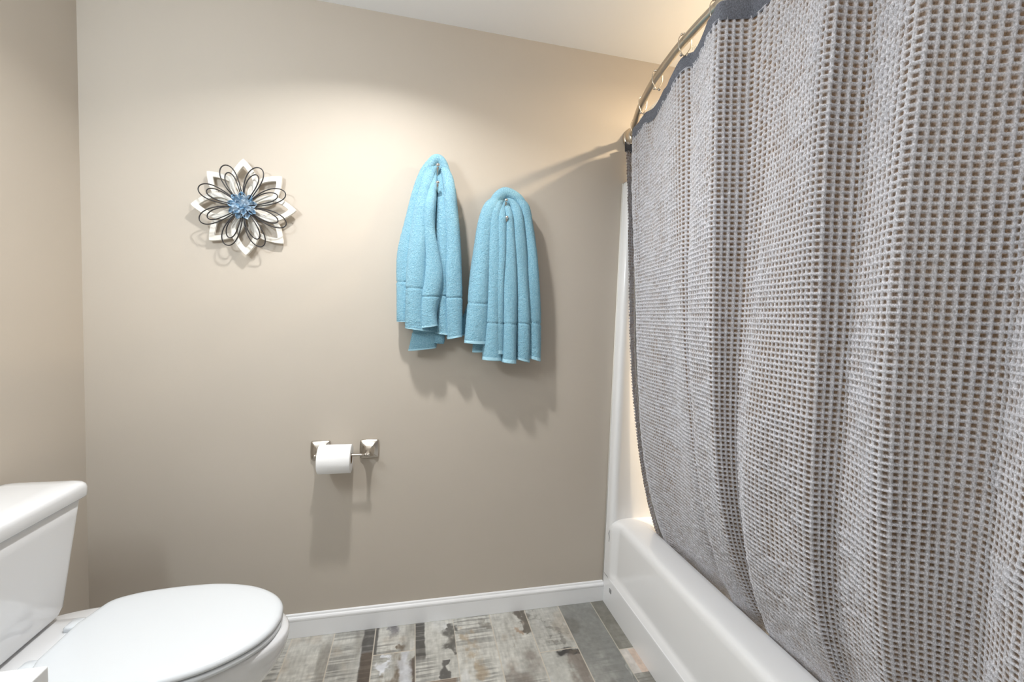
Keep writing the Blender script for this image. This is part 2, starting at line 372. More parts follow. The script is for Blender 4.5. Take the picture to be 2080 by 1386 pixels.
# ------------------------------------------------------------------ tub and surround (one moulded unit)
def tub_unit():
    SH = -.0007
    root = empty('bathtub', (2.0, -.76, 0), 'white moulded bathtub with apron and tall wall surround behind the grey curtain', 'bathtub')
    # apron: x as a function of z, the framed recess fading out at both ends
    full = [(2.0,0),(2.0,.125),(2.002,.134),(2.010,.150),(2.017,.164),(2.019,.19),(2.020,.30),(2.021,.355),(2.022,.372),(2.026,.386),(2.034,.3955),(2.046,.400),(2.07,.402),(2.10,.4025),(2.13,.402),(2.143,.400)]
    flat = [(2.0,0),(2.0,.125),(2.0,.134),(2.0,.150),(2.0,.164),(2.0,.19),(2.0,.30),(2.0,.345),(2.001,.362),(2.007,.382),(2.018,.394),(2.035,.400),(2.065,.402),(2.10,.4025),(2.13,.402),(2.143,.400)]
    full = cr(full, 61); flat = cr(flat, 61)
    ys = sorted(set([-.0036, -.02, -.05]+list(np.linspace(-.06, -.13, 15))+list(np.linspace(-.14, -1.38, 40))+list(np.linspace(-1.39, -1.46, 12))+[-1.5]), reverse=True)
    V = []
    for y in ys:
        d = min(-y-.055, y+1.465); t = float(sm(.0, .045, np.array(d)))
        for a, b in zip(full, flat): V.append((a[0]*t+b[0]*(1-t)+SH, y, a[1]*t+b[1]*(1-t)))
    apron = link('apron', V, grid_faces(len(ys), 61), M_acry, root); fixn(apron)
    # basin with deck round the opening
    m = MB()
    m.loft([rrect(2.12, 2.76, -1.50, -.02, .004, .4022), rrect(2.142, 2.735, -1.44, -.085, .05, .4015), rrect(2.150, 2.725, -1.43, -.095, .06, .397), rrect(2.156, 2.715, -1.42, -.105, .07, .385),
            rrect(2.165, 2.70, -1.41, -.12, .08, .34), rrect(2.19, 2.68, -1.38, -.16, .09, .20), rrect(2.21, 2.66, -1.34, -.22, .1, .11), rrect(2.25, 2.62, -1.28, -.30, .1, .075)], False, True)
    o = m.build('basin', M_acry, root); fixn(o); 
    o.data.flip_normals() if o.data.polygons[-1].normal.z < 0 else None
    # wall panels with a rounded front flange
    prof = [(2.0,.0),(2.0,-.030),(2.001,-.040),(2.005,-.048),(2.012,-.0525),(2.022,-.054),(2.034,-.0515),(2.048,-.047),(2.09,-.044),(2.70,-.044),(2.73,-.05),(2.75,-.075),(2.752,-.11)]
    prof = [(x, y) for x, y in prof]
    prof[0] = (2.0, -.0035)
    far = [(x, -1.52-y) for x, y in prof]
    path = prof+[(2.752, -.5), (2.752, -1.0)]+list(reversed(far))
    zs = [.0, .39, 1.0, 1.89, 1.902, 1.908, 1.910]
    cx, cy = 2.42, -.76
    m = MB(); L = []
    for z in zs+[1.910]:
        k = {1.902: .0012, 1.908: .004, 1.910: .008}.get(z, 0)
        L.append([(x+(k if x < 2.03 else 0), y if abs(y) < .004 or abs(y+1.52) < .004 else y+(k if y > cy else -k)*1.0, z) for x, y in path])
    L[-1] = [(max(x, 2.004), (-.0035 if y > -.3 else -1.5165) if (y > -.06 or y < -1.46) else y, 1.910) if not x > 2.74 else (2.792, y, 1.910) for x, y in path]
    m.loft(L, closed=False)
    o = m.build('wall_surround', M_acry, root); fixn(o)
    cap = box('corner_plug', 1.9975, 2.001, -.088, -.072, .082, .100, M_plug, root); cap['label'] = 'small grey plastic corner plug'
    cap.name = 'corner_plug'
    m = MB(); m.tube([(1.9988, -.044, .352), (1.9986, -.040, .335), (1.9988, -.046, .320), (1.9986, -.043, .300)], [.0012, .0028, .0016, .001], 8)
    m.build('surface_chip', M_plug, root)['label'] = 'small grey chip in the flange'
    # wedge of caulk where the flange meets wall and baseboard
    m = MB(); m.tube([(1.9985, -.0032, .09), (1.9985, -.0032, 1.905)], .0031, 8); m.build('caulk_bead', M_caulk, root)
    # drain and overflow inside the basin
    m = MB(); m.lathe((2.42, -1.15, .076), (0,0,1), [(0,.03),(.003,.032),(.004,.02),(.001,.0)]); m.build('drain', M_chro, root)
    m = MB(); m.lathe((2.42, -1.395, .27), (0,1,0), [(0,.034),(.006,.034),(.010,.02),(.010,.0)]); m.build('overflow_plate', M_chro, root)
tub_unit()

# ------------------------------------------------------------------ curved shower rod
ROD_Z = 2.10
def rodx(y): return 2.035-.195*(1-((y+.76)/.76)**2)
def rod():
    root = empty('shower_rod', (2.035, 0, ROD_Z), 'curved satin nickel shower rod with round wall flange above the bathtub', 'shower rod')
    m = MB(); pts = [(rodx(y), y, ROD_Z) for y in np.linspace(-.03, -1.49, 60)]
    m.tube(pts, .0125, 20); m.build('rod', M_rod, root)
    for s, y0 in ((-1, 0.0), (1, -1.54)):
        m = MB(); ax = Vector((-.45, s, 0)).normalized(); o = Vector((2.035, y0, ROD_Z))
        m.lathe(o, (0, s, 0), [(0,.046),(.004,.048),(.012,.0475),(.0155,.044),(.017,.042),(.020,.043),(.030,.0435),(.042,.041),(.050,.034),(.054,.024),(.056,.014)], 32)
        m.build('wall_flange', M_rod, root)
        m = MB(); m.lathe(o+Vector((-.004, -s*.0, 0))+Vector((0, s*.046, 0)), ax, [(0,.019),(.012,.021),(.024,.019),(.030,.0145),(.040,.0145)], 20)
        m.build('swivel_socket', M_nick, root)
rod()

# ------------------------------------------------------------------ curtain: pleated waffle cloth hung from the curved rod, tucked inside the tub
# rows: y at the top, offset from the rod at the top (minus = room side), y at the bottom, offset at the bottom
FOLDS = [(-.063,-.034,-.167,-.028), (-.040,-.004,-.148,.002), (-.055,.024,-.155,.018), (-.085,.044,-.175,.024), (-.120,.038,-.195,.022), (-.160,.012,-.214,.0), (-.174,-.004,-.223,-.014),
         (-.212,-.010,-.252,-.016), (-.27,.006,-.30,-.004), (-.37,.028,-.40,.004), (-.48,.030,-.50,.004), (-.56,.012,-.56,.014), (-.63,.004,-.592,.030), (-.665,.018,-.607,.012),
         (-.70,.010,-.625,-.016), (-.77,-.012,-.67,-.008), (-.825,-.034,-.69,.002), (-.86,-.048,-.705,.014), (-.875,-.016,-.718,.034), (-.892,.018,-.732,.040), (-.945,.018,-.755,.010),
         (-.99,.006,-.775,-.016), (-1.06,-.022,-.88,-.012), (-1.114,-.046,-.98,-.010), (-1.124,-.018,-1.0,.004), (-1.138,.012,-1.02,.012), (-1.175,-.008,-1.07,.002),
         (-1.232,-.046,-1.13,-.016), (-1.258,-.012,-1.155,.006), (-1.290,.038,-1.185,.034), (-1.32,.055,-1.22,.045), (-1.385,-.02,-1.29,.01), (-1.43,-.03,-1.36,-.0), (-1.46,.02,-1.44,.02)]
ZT, ZB = 2.062, .33
def curtain_surface(nu, nv, off=0.0, zt=ZT, zb=ZB, flat=1.0):
    """nu columns spaced evenly by cloth length, nv rows; returns positions (nu, nv, 3)"""
    F = cr(FOLDS, 900)
    top = np.stack([rodx(F[:,0])+F[:,1]*flat+off, F[:,0]], 1)
    bot = np.stack([2.178+F[:,3]*flat+off*.4, F[:,2]], 1)
    mid = (top+bot)/2
    d = np.concatenate([[0], np.cumsum(np.linalg.norm(np.diff(mid, axis=0), axis=1))])
    s = np.linspace(0, d[-1], nu)
    T = np.stack([np.interp(s, d, top[:,i]) for i in (0,1)], 1); B = np.stack([np.interp(s, d, bot[:,i]) for i in (0,1)], 1)
    t = np.linspace(0, 1, nv)
    w = np.clip((zt-(zt+(zb-zt)*t))/(zt-.395), 0, 1.04)
    wx = .54*w**1.3+.46*w**6.5; wy = w**1.15
    P = np.zeros((nu, nv, 3))
    P[:,:,0] = T[:,None,0]*(1-wx)[None]+B[:,None,0]*wx[None]
    P[:,:,1] = T[:,None,1]*(1-wy)[None]+B[:,None,1]*wy[None]
    z = zt+(zb-zt)*t
    P[:,:,2] = z[None, :]
    # slow wandering of the folds
    ss = s[:,None]; zz = z[None,:]
    wob = .010*np.sin(ss*9+zz*2.3)*np.sin(zz*2.1+.6)+.006*np.sin(ss*21-zz*3.1+1.0)
    wob = wob*np.sin(np.clip(np.linspace(0,1,nv), 0, 1)*PI)[None,:]*flat
    P[:,:,0] += wob
    # scalloped top edge between the rings
    return P, s, d[-1]
RING_Y = [-.05, -.135, -.31, -.47, -.65, -.785, -.95, -1.10, -1.24, -1.36, -1.46]
def curtain():
    root = empty('shower_curtain', (2.035, -.02, ZT), 'grey waffle weave shower curtain in soft pleats, tucked inside the white tub', 'shower curtain')
    cell, K = .0128, 6
    _, _, W = curtain_surface(10, 2)
    ncu = int(W/cell); ncv = int((ZT-.036-ZB)/cell)
    nu, nv = ncu*K+1, ncv*K+1
    P, s, _ = curtain_surface(nu, nv, zt=ZT, zb=ZB)
    # rows run from just under the hem
    hem = .036
    Pf, _, _ = curtain_surface(nu, nv*1, zt=ZT, zb=ZB)
    zrow = np.linspace(ZT-hem, ZB, nv); tt = (ZT-zrow)/(ZT-ZB)*(nv-1)
    i0 = np.clip(np.floor(tt).astype(int), 0, nv-2); f = tt-i0
    P = Pf[:,i0,:]*(1-f)[None,:,None]+Pf[:,i0+1,:]*f[None,:,None]
    topdip = scallop(P[:,0,1])
    fall = np.clip((P[:,:,2]-1.2)/(ZT-1.2), 0, 1)**2
    P[:,:,2] -= topdip[:,None]*fall
    du = np.gradient(P, axis=0); dv = np.gradient(P, axis=1)
    n = np.cross(du, dv); n /= np.linalg.norm(n, axis=2, keepdims=True)+1e-12
    if n[nu//2, nv//2, 0] > 0: n = -n
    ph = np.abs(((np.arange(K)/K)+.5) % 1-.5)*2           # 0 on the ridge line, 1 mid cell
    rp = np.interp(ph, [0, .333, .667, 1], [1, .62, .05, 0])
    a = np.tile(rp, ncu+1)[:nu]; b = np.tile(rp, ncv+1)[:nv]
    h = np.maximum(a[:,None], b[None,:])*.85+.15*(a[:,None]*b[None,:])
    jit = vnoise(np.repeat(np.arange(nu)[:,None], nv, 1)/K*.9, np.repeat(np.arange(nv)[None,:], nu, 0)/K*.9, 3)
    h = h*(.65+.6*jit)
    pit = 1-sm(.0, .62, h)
    # stretched patches lie flatter, most of all low down in the pleat nearest the camera
    patch = vnoise(np.repeat(s[:,None], nv, 1)*11, P[:,:,2]*5, 8)
    near = sm(1.17, 1.22, -P[:,:,1])*sm(.1, .5, 1.45-P[:,:,2])
    amp = (1-.35*sm(.55, .8, patch))*(1-.65*near*sm(.2, .45, vnoise(np.repeat(s[:,None], nv, 1)*28, P[:,:,2]*14, 18)))
    h = h*amp
    P = P+n*(h*.0080)[:,:,None]
    link('waffle_cloth', P.reshape(-1, 3), grid_faces(nu, nv), M_curt, root, attrs={'pit': ('FLOAT', pit.ravel())})
    # plain doubled hem along the top
    Q, _, _ = curtain_surface(nu, 60)
    dip = scallop(Q[:,0,1])
    rows = []
    nn = n[:, :1, :].copy(); nn[:,:,2] = 0
    for dz, dn in ((-.040, .0042), (-.036, .0058), (-.018, .0056), (0, .005), (.003, .002), (0, -.0015), (-.04, -.002)):
        r = Q[:,0,:].copy(); 
        t = -dz/(ZT-ZB)*59; i = int(max(t, 0)); fr = max(t, 0)-i
        r = Q[:,i,:]*(1-fr)+Q[:,i+1,:]*fr
        r[:,2] = ZT+dz-dip; r = r+nn[:,0,:]*dn; rows.append(r)
    R = np.stack(rows, 1)
    o = link('top_hem', R.reshape(-1, 3), grid_faces(nu, len(rows)), M_chem, root, attrs={'pit': ('FLOAT', np.zeros(R.shape[0]*R.shape[1]))})
    o['label'] = 'darker plain hem band'
def scallop(y):
    r = np.array(sorted(RING_Y)); y = np.asarray(y)
    i = np.clip(np.searchsorted(r, y)-1, 0, len(r)-2)
    u = np.clip((y-r[i])/(r[i+1]-r[i]), 0, 1)
    return .014*np.sin(u*PI)**1.1*np.minimum(1, (r[i+1]-r[i])/.14)
curtain()
def liner():
    P, s, W = curtain_surface(700, 90, off=.022, zt=2.092, zb=.30, flat=1.0)
    P = P[6:]; dip = scallop(P[:,0,1])*.25
    P[:,:,2] -= dip[:,None]*np.clip((P[:,:,2]-1.2)/.9, 0, 1)**2
    o = link('shower_liner', P.reshape(-1, 3), grid_faces(len(P), 90), M_liner, attrs={'pit': ('FLOAT', np.zeros(P.shape[0]*P.shape[1]))})
    m = o.modifiers.new('thickness', 'SOLIDIFY'); m.thickness = .0008
    tag(o, 'thin white liner showing above the grey curtain top, hung from the same rings', 'shower liner')
liner()
RING_L = ['beside the wall flange', 'second from the back wall', 'third from the back wall', 'fourth from the back wall', 'fifth from the back wall', 'sixth from the back wall', 'seventh from the back wall', 'eighth from the back wall']
def rings():
    proto = None
    for i, y in enumerate(RING_Y[:8]):
        x = rodx(y)
        if proto is None:
            root = empty('curtain_ring', (x, y, ROD_Z), 'x', 'curtain ring')
            m = MB(); pts = []
            for k in range(40):
                a = 2*PI*k/40; z = math.sin(a)*(.020 if math.sin(a) > 0 else .040); xx = math.cos(a)*(.019 if math.sin(a) > 0 else .019*(1-.55*(-math.sin(a))**3))
                pts.append((x+xx, y, ROD_Z-.003+z))
            m.tube(pts, .0013, 8, closed=True); m.build('wire_loop', M_nick, root)
            for dx in (-.010, -.0033, .0033, .010):
                m = MB(); c = Vector((x+dx, y, ROD_Z+.0175-abs(dx)*.25)); r = .0036
                m.lathe(c-Vector((0,0,r)), (0,0,1), [(r-r*math.cos(t), r*math.sin(t)) for t in np.linspace(.05, PI-.05, 8)], 12); m.build('roller_bead', M_nick, root)
            for s in (-1, 1):
                m = MB(); c = Vector((x+s*.009, y, ROD_Z-.041)); r = .0042
                m.lathe(c-Vector((0,0,r)), (0,0,1), [(r-r*math.cos(t), r*math.sin(t)) for t in np.linspace(.05, PI-.05, 8)], 12); m.build('end_ball', M_nick, root)
            proto = root; r0 = root
        else:
            r0 = proto.copy(); COL.objects.link(r0); r0.location = (x, y, ROD_Z)
            for ch in list(proto.children):
                c = ch.copy(); COL.objects.link(c); c.parent = r0
        r0.rotation_euler = (0, 0, math.atan(.195*2*(y+.76)/.76**2)*-1*-1 + random.uniform(-.25, .25))
        tag(r0, 'nickel wire curtain ring with roller beads on the shower rod, '+RING_L[i], 'curtain ring', 'nickel curtain rings along the shower rod')
rings()

# ------------------------------------------------------------------ towels and hooks
# lobes of gathered cloth: depth, height of the woven border, then (x, z, half width) down the fold
T1={
 'L1':(-0.050,1.420,[(1.171,1.894,0.0172), (1.146,1.849,0.0215), (1.123,1.763,0.0273), (1.100,1.644,0.0301), (1.080,1.531,0.0316), (1.074,1.419,0.0287), (1.075,1.300,0.0287), (1.076,1.267,0.0287)]),
 'L2':(-0.075,1.396,[(1.180,1.890,0.0172), (1.157,1.823,0.0215), (1.135,1.693,0.0301), (1.124,1.563,0.0359), (1.121,1.433,0.0416), (1.124,1.302,0.0431), (1.128,1.238,0.0445)]),
 'L3':(-0.092,1.367,[(1.180,1.870,0.0144), (1.172,1.787,0.0201), (1.164,1.691,0.0230), (1.166,1.615,0.0215), (1.179,1.532,0.0258), (1.184,1.448,0.0330), (1.174,1.370,0.0359), (1.167,1.304,0.0344), (1.171,1.251,0.0359)]),
 'L4':(-0.070,1.373,[(1.192,1.894,0.0158), (1.208,1.804,0.0172), (1.215,1.669,0.0273), (1.219,1.538,0.0258), (1.218,1.406,0.0244), (1.225,1.306,0.0258), (1.232,1.222,0.0258)]),
 'L5':(-0.085,1.367,[(1.196,1.889,0.0172), (1.227,1.828,0.0215), (1.244,1.701,0.0287), (1.259,1.572,0.0287), (1.263,1.440,0.0301), (1.267,1.308,0.0301), (1.273,1.211,0.0287)]),
 'L6':(-0.045,1.229,[(1.178,1.505,0.0359), (1.168,1.371,0.0431), (1.161,1.236,0.0517), (1.152,1.160,0.0560)]),
 'L7':(-0.050,1.224,[(1.202,1.573,0.0287), (1.201,1.372,0.0359), (1.209,1.204,0.0287), (1.202,1.186,0.0273)]),
}
T2={
 'M0':(-0.045,1.310,[(1.393,1.587,0.0287), (1.372,1.381,0.0359), (1.333,1.276,0.0323), (1.328,1.217,0.0323)]),
 'M1':(-0.075,1.349,[(1.443,1.786,0.0187), (1.404,1.744,0.0258), (1.385,1.669,0.0330), (1.375,1.568,0.0373), (1.368,1.447,0.0431), (1.364,1.311,0.0459), (1.358,1.190,0.0474)]),
 'M2':(-0.085,1.274,[(1.444,1.782,0.0172), (1.424,1.730,0.0215), (1.417,1.650,0.0287), (1.416,1.549,0.0316), (1.419,1.415,0.0330), (1.423,1.279,0.0359), (1.426,1.125,0.0395)]),
 'M3':(-0.100,1.272,[(1.445,1.769,0.0115), (1.442,1.715,0.0144), (1.443,1.636,0.0187), (1.446,1.549,0.0201), (1.444,1.449,0.0187), (1.446,1.314,0.0172), (1.448,1.151,0.0187)]),
 'M4':(-0.095,1.273,[(1.461,1.772,0.0129), (1.473,1.705,0.0172), (1.479,1.586,0.0244), (1.482,1.451,0.0287), (1.487,1.316,0.0301), (1.493,1.116,0.0316)]),
 'M5':(-0.085,1.276,[(1.465,1.784,0.0172), (1.502,1.737,0.0215), (1.516,1.624,0.0273), (1.529,1.489,0.0287), (1.540,1.352,0.0316), (1.547,1.235,0.0301), (1.551,1.124,0.0301)]),
 'M6':(-0.070,1.280,[(1.468,1.791,0.0187), (1.525,1.763,0.0244), (1.550,1.677,0.0273), (1.571,1.562,0.0301), (1.585,1.424,0.0316), (1.594,1.285,0.0316), (1.602,1.128,0.0301)]),
 'M7':(-0.045,1.229,[(1.423,1.521,0.0287), (1.402,1.313,0.0431), (1.386,1.153,0.0388)]),
}
def towel(T, root, seed, arch):
    rng = np.random.default_rng(seed)
    body = MB(); hem = MB()
    for key, (yc, zb, pts) in T.items():
        n = 56
        zlen = pts[0][1]-pts[-1][1]
        rows = max(40, int(zlen/.003))
        P = cr(pts, rows)
        hook = pts[0][1] > 1.7
        tl = np.linspace(0, 1, rows)
        loops = []
        slope = rng.uniform(-.25, .25)
        ph = rng.uniform(0, 6, 4)
        for i in range(rows):
            x, z, hw = P[i]
            # folds start close together over the hook and swell downwards
            grow = sm(0, .25, np.array(tl[i])) if hook else 1.0
            y = -.052+(yc+.052)*float(grow)
            dep = hw*(.95 if hook else .45)
            groove = math.exp(-((z-zb)/.0032)**2)*.0035
            L = []
            for j in range(n):
                a = 2*PI*j/n; ca, sa = math.cos(a), math.sin(a)
                ex = np.sign(ca)*abs(ca)**.95; ey = np.sign(sa)*abs(sa)**.95
                r = 1+.05*math.sin(2*a+ph[0]+z*9)+.04*math.sin(3*a+ph[1]-z*14)
                px = x+(hw*r-groove)*ex; py = y-(dep*r-groove)*ey
                jz = rng.normal(0, .0005)
                zz = z+(px-x)*slope*float(sm(.6, 1, np.array(tl[i])))
                py = min(py+jz, -.006)
                L.append((px+jz, py, zz))
            loops.append(L)
        kh = max(2, int(.016/(zlen/rows)))
        body.loft(loops[:-kh], True, False)
        # slightly flared hem strip with its lower face tucked in
        h = []
        for i, L in enumerate(loops[-kh-1:]):
            cx = sum(p[0] for p in L)/n; cy = sum(p[1] for p in L)/n
            k = 1.0
            h.append([(cx+(p[0]-cx)*k, min(cy+(p[1]-cy)*k, -.006), p[2]) for p in L])
        cx = sum(p[0] for p in h[-1])/n; cy = sum(p[1] for p in h[-1])/n
        h.append([(cx+(p[0]-cx)*.86, cy+(p[1]-cy)*.7, p[2]-.0005) for p in h[-1]])
        h.append([(cx+(p[0]-cx)*.84, cy+(p[1]-cy)*.65, p[2]+.015) for p in h[-1]])
        hem.loft(h, False, True)
    # the cloth bent over the hook
    A, rr = arch
    C = cr([(x, z, y, r) for x, z, y, r in A], 40); loops = []
    pts = [Vector((c[0], c[2], c[1])) for c in C]
    body.tube(pts, [c[3] for c in C], 22)
    o = body.build('terry_cloth', M_terry, root); fixn(o)
    o = hem.build('hem', M_hem, root); fixn(o); o['label'] = 'paler woven hem'
def hook(x, z, label):
    root = empty('robe_hook', (x, 0, z), label, 'towel hook')
    m = MB(); m.lathe((x, -.0005, z), (0,-1,0), [(0,.021),(.004,.021),(.007,.018),(.009,.010),(.010,.0)], 28); m.build('backplate', M_nick, root)
    m = MB(); m.tube(cr([(x,-.004,z),(x,-.030,z-.006),(x,-.060,z+.0),(x,-.082,z+.020),(x,-.088,z+.034)], 24), [.0055]*12+[.0045]*12, 14); m.build('upper_prong', M_nick, root)
    m = MB(); m.tube(cr([(x,-.006,z-.010),(x,-.034,z-.045),(x,-.075,z-.062),(x,-.105,z-.048),(x,-.112,z-.038)], 24), .0042, 14); m.build('lower_prong', M_nick, root)
    for nm, c, r in (('upper_knob', (x,-.090,z+.038), .0075), ('lower_knob', (x,-.1135,z-.034), .0072)):
        m = MB(); m.lathe(Vector(c)-Vector((0,0,r)), (0,0,1), [(r-r*math.cos(t), r*math.sin(t)) for t in np.linspace(.03, PI-.03, 14)], 20); m.build(nm, M_chro, root)
hook(1.190, 1.828, 'chrome double robe hook holding the left blue towel, mostly hidden')
hook(1.459, 1.722, 'chrome double robe hook with two knobs showing, holding the right blue towel')
t = empty('bath_towel', (1.19, -.05, 1.16), 'light blue terry towel bunched on the higher hook, left of the pair, hems uneven', 'towel', 'light blue towels hung on the wall hooks')
towel(T1, t, 1, ([(1.150,1.838,-.055,.017),(1.164,1.874,-.060,.019),(1.186,1.896,-.060,.020),(1.208,1.884,-.060,.019),(1.228,1.835,-.062,.018)], 0))
t = empty('bath_towel', (1.46, -.05, 1.11), 'light blue terry towel hung lower on the right hook, wider pleats, nearest the curtain', 'towel', 'light blue towels hung on the wall hooks')
towel(T2, t, 2, ([(1.410,1.728,-.060,.018),(1.424,1.768,-.062,.021),(1.455,1.795,-.062,.022),(1.492,1.788,-.062,.022),(1.524,1.762,-.062,.022),(1.540,1.715,-.062,.020)], 0))

# ------------------------------------------------------------------ toilet paper holder and roll
def tp():
    root = empty('toilet_paper_holder', (.862, 0, .75), 'brushed nickel two-post toilet paper holder on the beige wall', 'toilet paper holder')
    ZB_ = .752; YB = -.078
    for x in (.770, .952):
        m = MB(); loops = []
        for d, h, r in ((0,.0345,.004),(.004,.0350,.005),(.007,.0335,.005),(.010,.0290,.005),(.016,.0215,.005),(.026,.0135,.0045),(.038,.0085,.004),(.052,.0065,.0035),(.068,.006,.003)):
            n = 6; L = []
            for p in rrect(-h, h, -h*1.06, h*1.06, min(r, h*.6), 0, n, 8):
                # faces bow outwards a little like a pillow
                bow = 1+.06*(1-(abs(p[0])/h)**2)*(1 if abs(p[1]) > h*.9 else 0)+.06*(1-(abs(p[1])/(h*1.06))**2)*(1 if abs(p[0]) > h*.9 else 0)
                L.append((x+p[0]*bow, -.0005-d, ZB_+p[1]*bow))
            loops.append(L)
        m.loft(loops, True, True); o = m.build('post_plate', M_nick, root); fixn(o); 
        mm = o.modifiers.new('b', 'BEVEL'); mm.width = .0006; mm.segments = 2; mm.limit_method = 'ANGLE'; mm.angle_limit = .7
        m = MB(); m.lathe((x-.010, YB, ZB_), (1,0,0), [(0,.0),(.0005,.0062),(.003,.0078),(.006,.0078),(.0075,.0062),(.0125,.0062),(.014,.0078),(.017,.0078),(.0195,.006),(.020,.0)], 24); m.build('finial', M_nick, root)
    m = MB(); m.tube([(x, YB, ZB_) for x in np.linspace(.772, .950, 8)], .0048, 16); m.build('roller_bar', M_nick, root)
    # the roll hangs on the bar: its core rests on top of the bar
    cx0, cx1, R, r0 = .778, .895, .0535, .0185
    zc = ZB_+.0048-r0+.0016; yc = YB
    roll = empty('toilet_paper_roll', (.83, yc, zc), 'white toilet paper roll hanging on the nickel wall holder', 'toilet paper roll')
    m = MB(); L = []
    prof = [(cx0+.0010, r0+.001), (cx0, r0+.004), (cx0, R-.003), (cx0+.0008, R-.0008), (cx0+.003, R), (cx1-.003, R), (cx1-.0008, R-.0008), (cx1, R-.003), (cx1, r0+.004), (cx1-.001, r0+.001)]
    for x, r in prof: L.append([(x, yc+r*math.cos(2*PI*j/72), zc+r*math.sin(2*PI*j/72)) for j in range(72)])
    m.loft(L); o = m.build('paper', M_paper, roll); fixn(o)
    m = MB(); L = []
    for x, r in ((cx0, r0+.001), (cx0, r0-.0008), (cx1, r0-.0008), (cx1, r0+.001)): L.append([(x, yc+r*math.cos(2*PI*j/40), zc+r*math.sin(2*PI*j/40)) for j in range(40)])
    m.loft(L); m.build('cardboard_core', M_card, roll)
tp()

# ------------------------------------------------------------------ flower wall decoration
def flower():
    C = Vector((.512, 0, 1.660))
    root = empty('flower_wall_art', C, 'white wooden flower wall decoration with black wire loops and blue metal centre', 'wall decoration')
    def P2(ang, r, s, d):   # polar frame: r along the petal, s across, d out from the wall
        a = ang; return (C.x+math.sin(a)*r+math.cos(a)*s, -d, C.z+math.cos(a)*r-math.sin(a)*s)
    tilt = math.radians(-1.5)
    def outline(r0, r1, hw, n=28):
        # right side from base to tip then back on the left: pointed oval
        pts = []
        for i in range(n+1):
            t = i/n; pts.append((r0+(r1-r0)*t, hw*math.sin(PI*t**.85)**.85*(1 if t < 1 else 0)))
        return pts
    for k in range(8):
        ang = tilt+k*PI/4
        front = k % 2 == 0
        d0 = .022 if front else .010; th = .011
        L1 = .171 if front else .172
        o_ = outline(.012, L1, .047); i_ = outline(.030, L1-.027, .0300)
        ring_o = [(r, s) for r, s in o_]+[(r, -s) for r, s in reversed(o_[1:-1])]
        ring_i = [(r, s) for r, s in i_]+[(r, -s) for r, s in reversed(i_[1:-1])]
        lo = [[P2(ang, r, s, d) for r, s in ring] for ring, d in ((ring_o, d0), (ring_o, d0+th), (ring_i, d0+th), (ring_i, d0), (ring_o, d0))]
        m = MB(); m.loft(lo); o = fixn(m.build('wooden_petal', M_wood, root, smooth=False)); bevel(o, .0015, 2, 50)
    m = MB(); m.lathe((C.x, -.001, C.z), (0,-1,0), [(0,.03),(.034,.03),(.036,.028),(.036,0)], 28); m.build('wooden_hub', M_wood, root)
    for k in range(8):
        ang = tilt+math.radians(22.5)+k*PI/4
        m = MB()
        for R1, hw, dd in ((.150, .0285, .0), (.122, .0185, .003)):
            pts = []
            for i in range(40):
                t = 2*PI*i/40
                u = (1-math.cos(t))/2          # 0 at base, 1 at tip
                r = .010+(R1-.010)*u; s = math.sin(t)*hw*(.30+.70*u**.8)*1.18
                pts.append(P2(ang+.02*(dd*100), r, s, .040+dd+.012*math.sin(u*PI*.9)))
            m.tube(pts, .0020, 8, closed=True)
        m.build('wire_petal', M_wire, root)
    def bpetal(ang, r0, r1, hw, d0, lift, cup):
        nu, nv = 9, 7; V = []
        for a in range(nu):
            u = a/(nu-1)
            for b in range(nv):
                v = b/(nv-1)*2-1
                wd = hw*((.40+.60*u/.66) if u < .66 else math.sqrt(max(.03, 1-((u-.66)/.36)**2)))
                r = r0+(r1-r0)*u-abs(v)**2*.004*(u > .8)
                d = d0+lift*u**1.5+cup*v*v*u
                V.append(P2(ang, r, v*wd, d))
        o = link('blue_petal', V, grid_faces(nu, nv), M_blue, root)
        s = o.modifiers.new('t', 'SOLIDIFY'); s.thickness = .0012; s.offset = 0
    for k in range(9): bpetal(tilt+k*PI/4.5, .006, .050, .0120, .044, .008, .006)
    for k in range(7): bpetal(tilt+.2+k*PI/3.5, .005, .036, .0100, .049, .014, .006)
    for k in range(5): bpetal(tilt+.5+k*PI/2.5, .003, .020, .0065, .055, .016, .005)
    m = MB(); m.lathe((C.x, -.034, C.z), (0,-1,0), [(0,.012),(.016,.012),(.022,.009),(.026,.005),(.028,0)], 20); m.build('blue_button', M_blue, root)
flower()

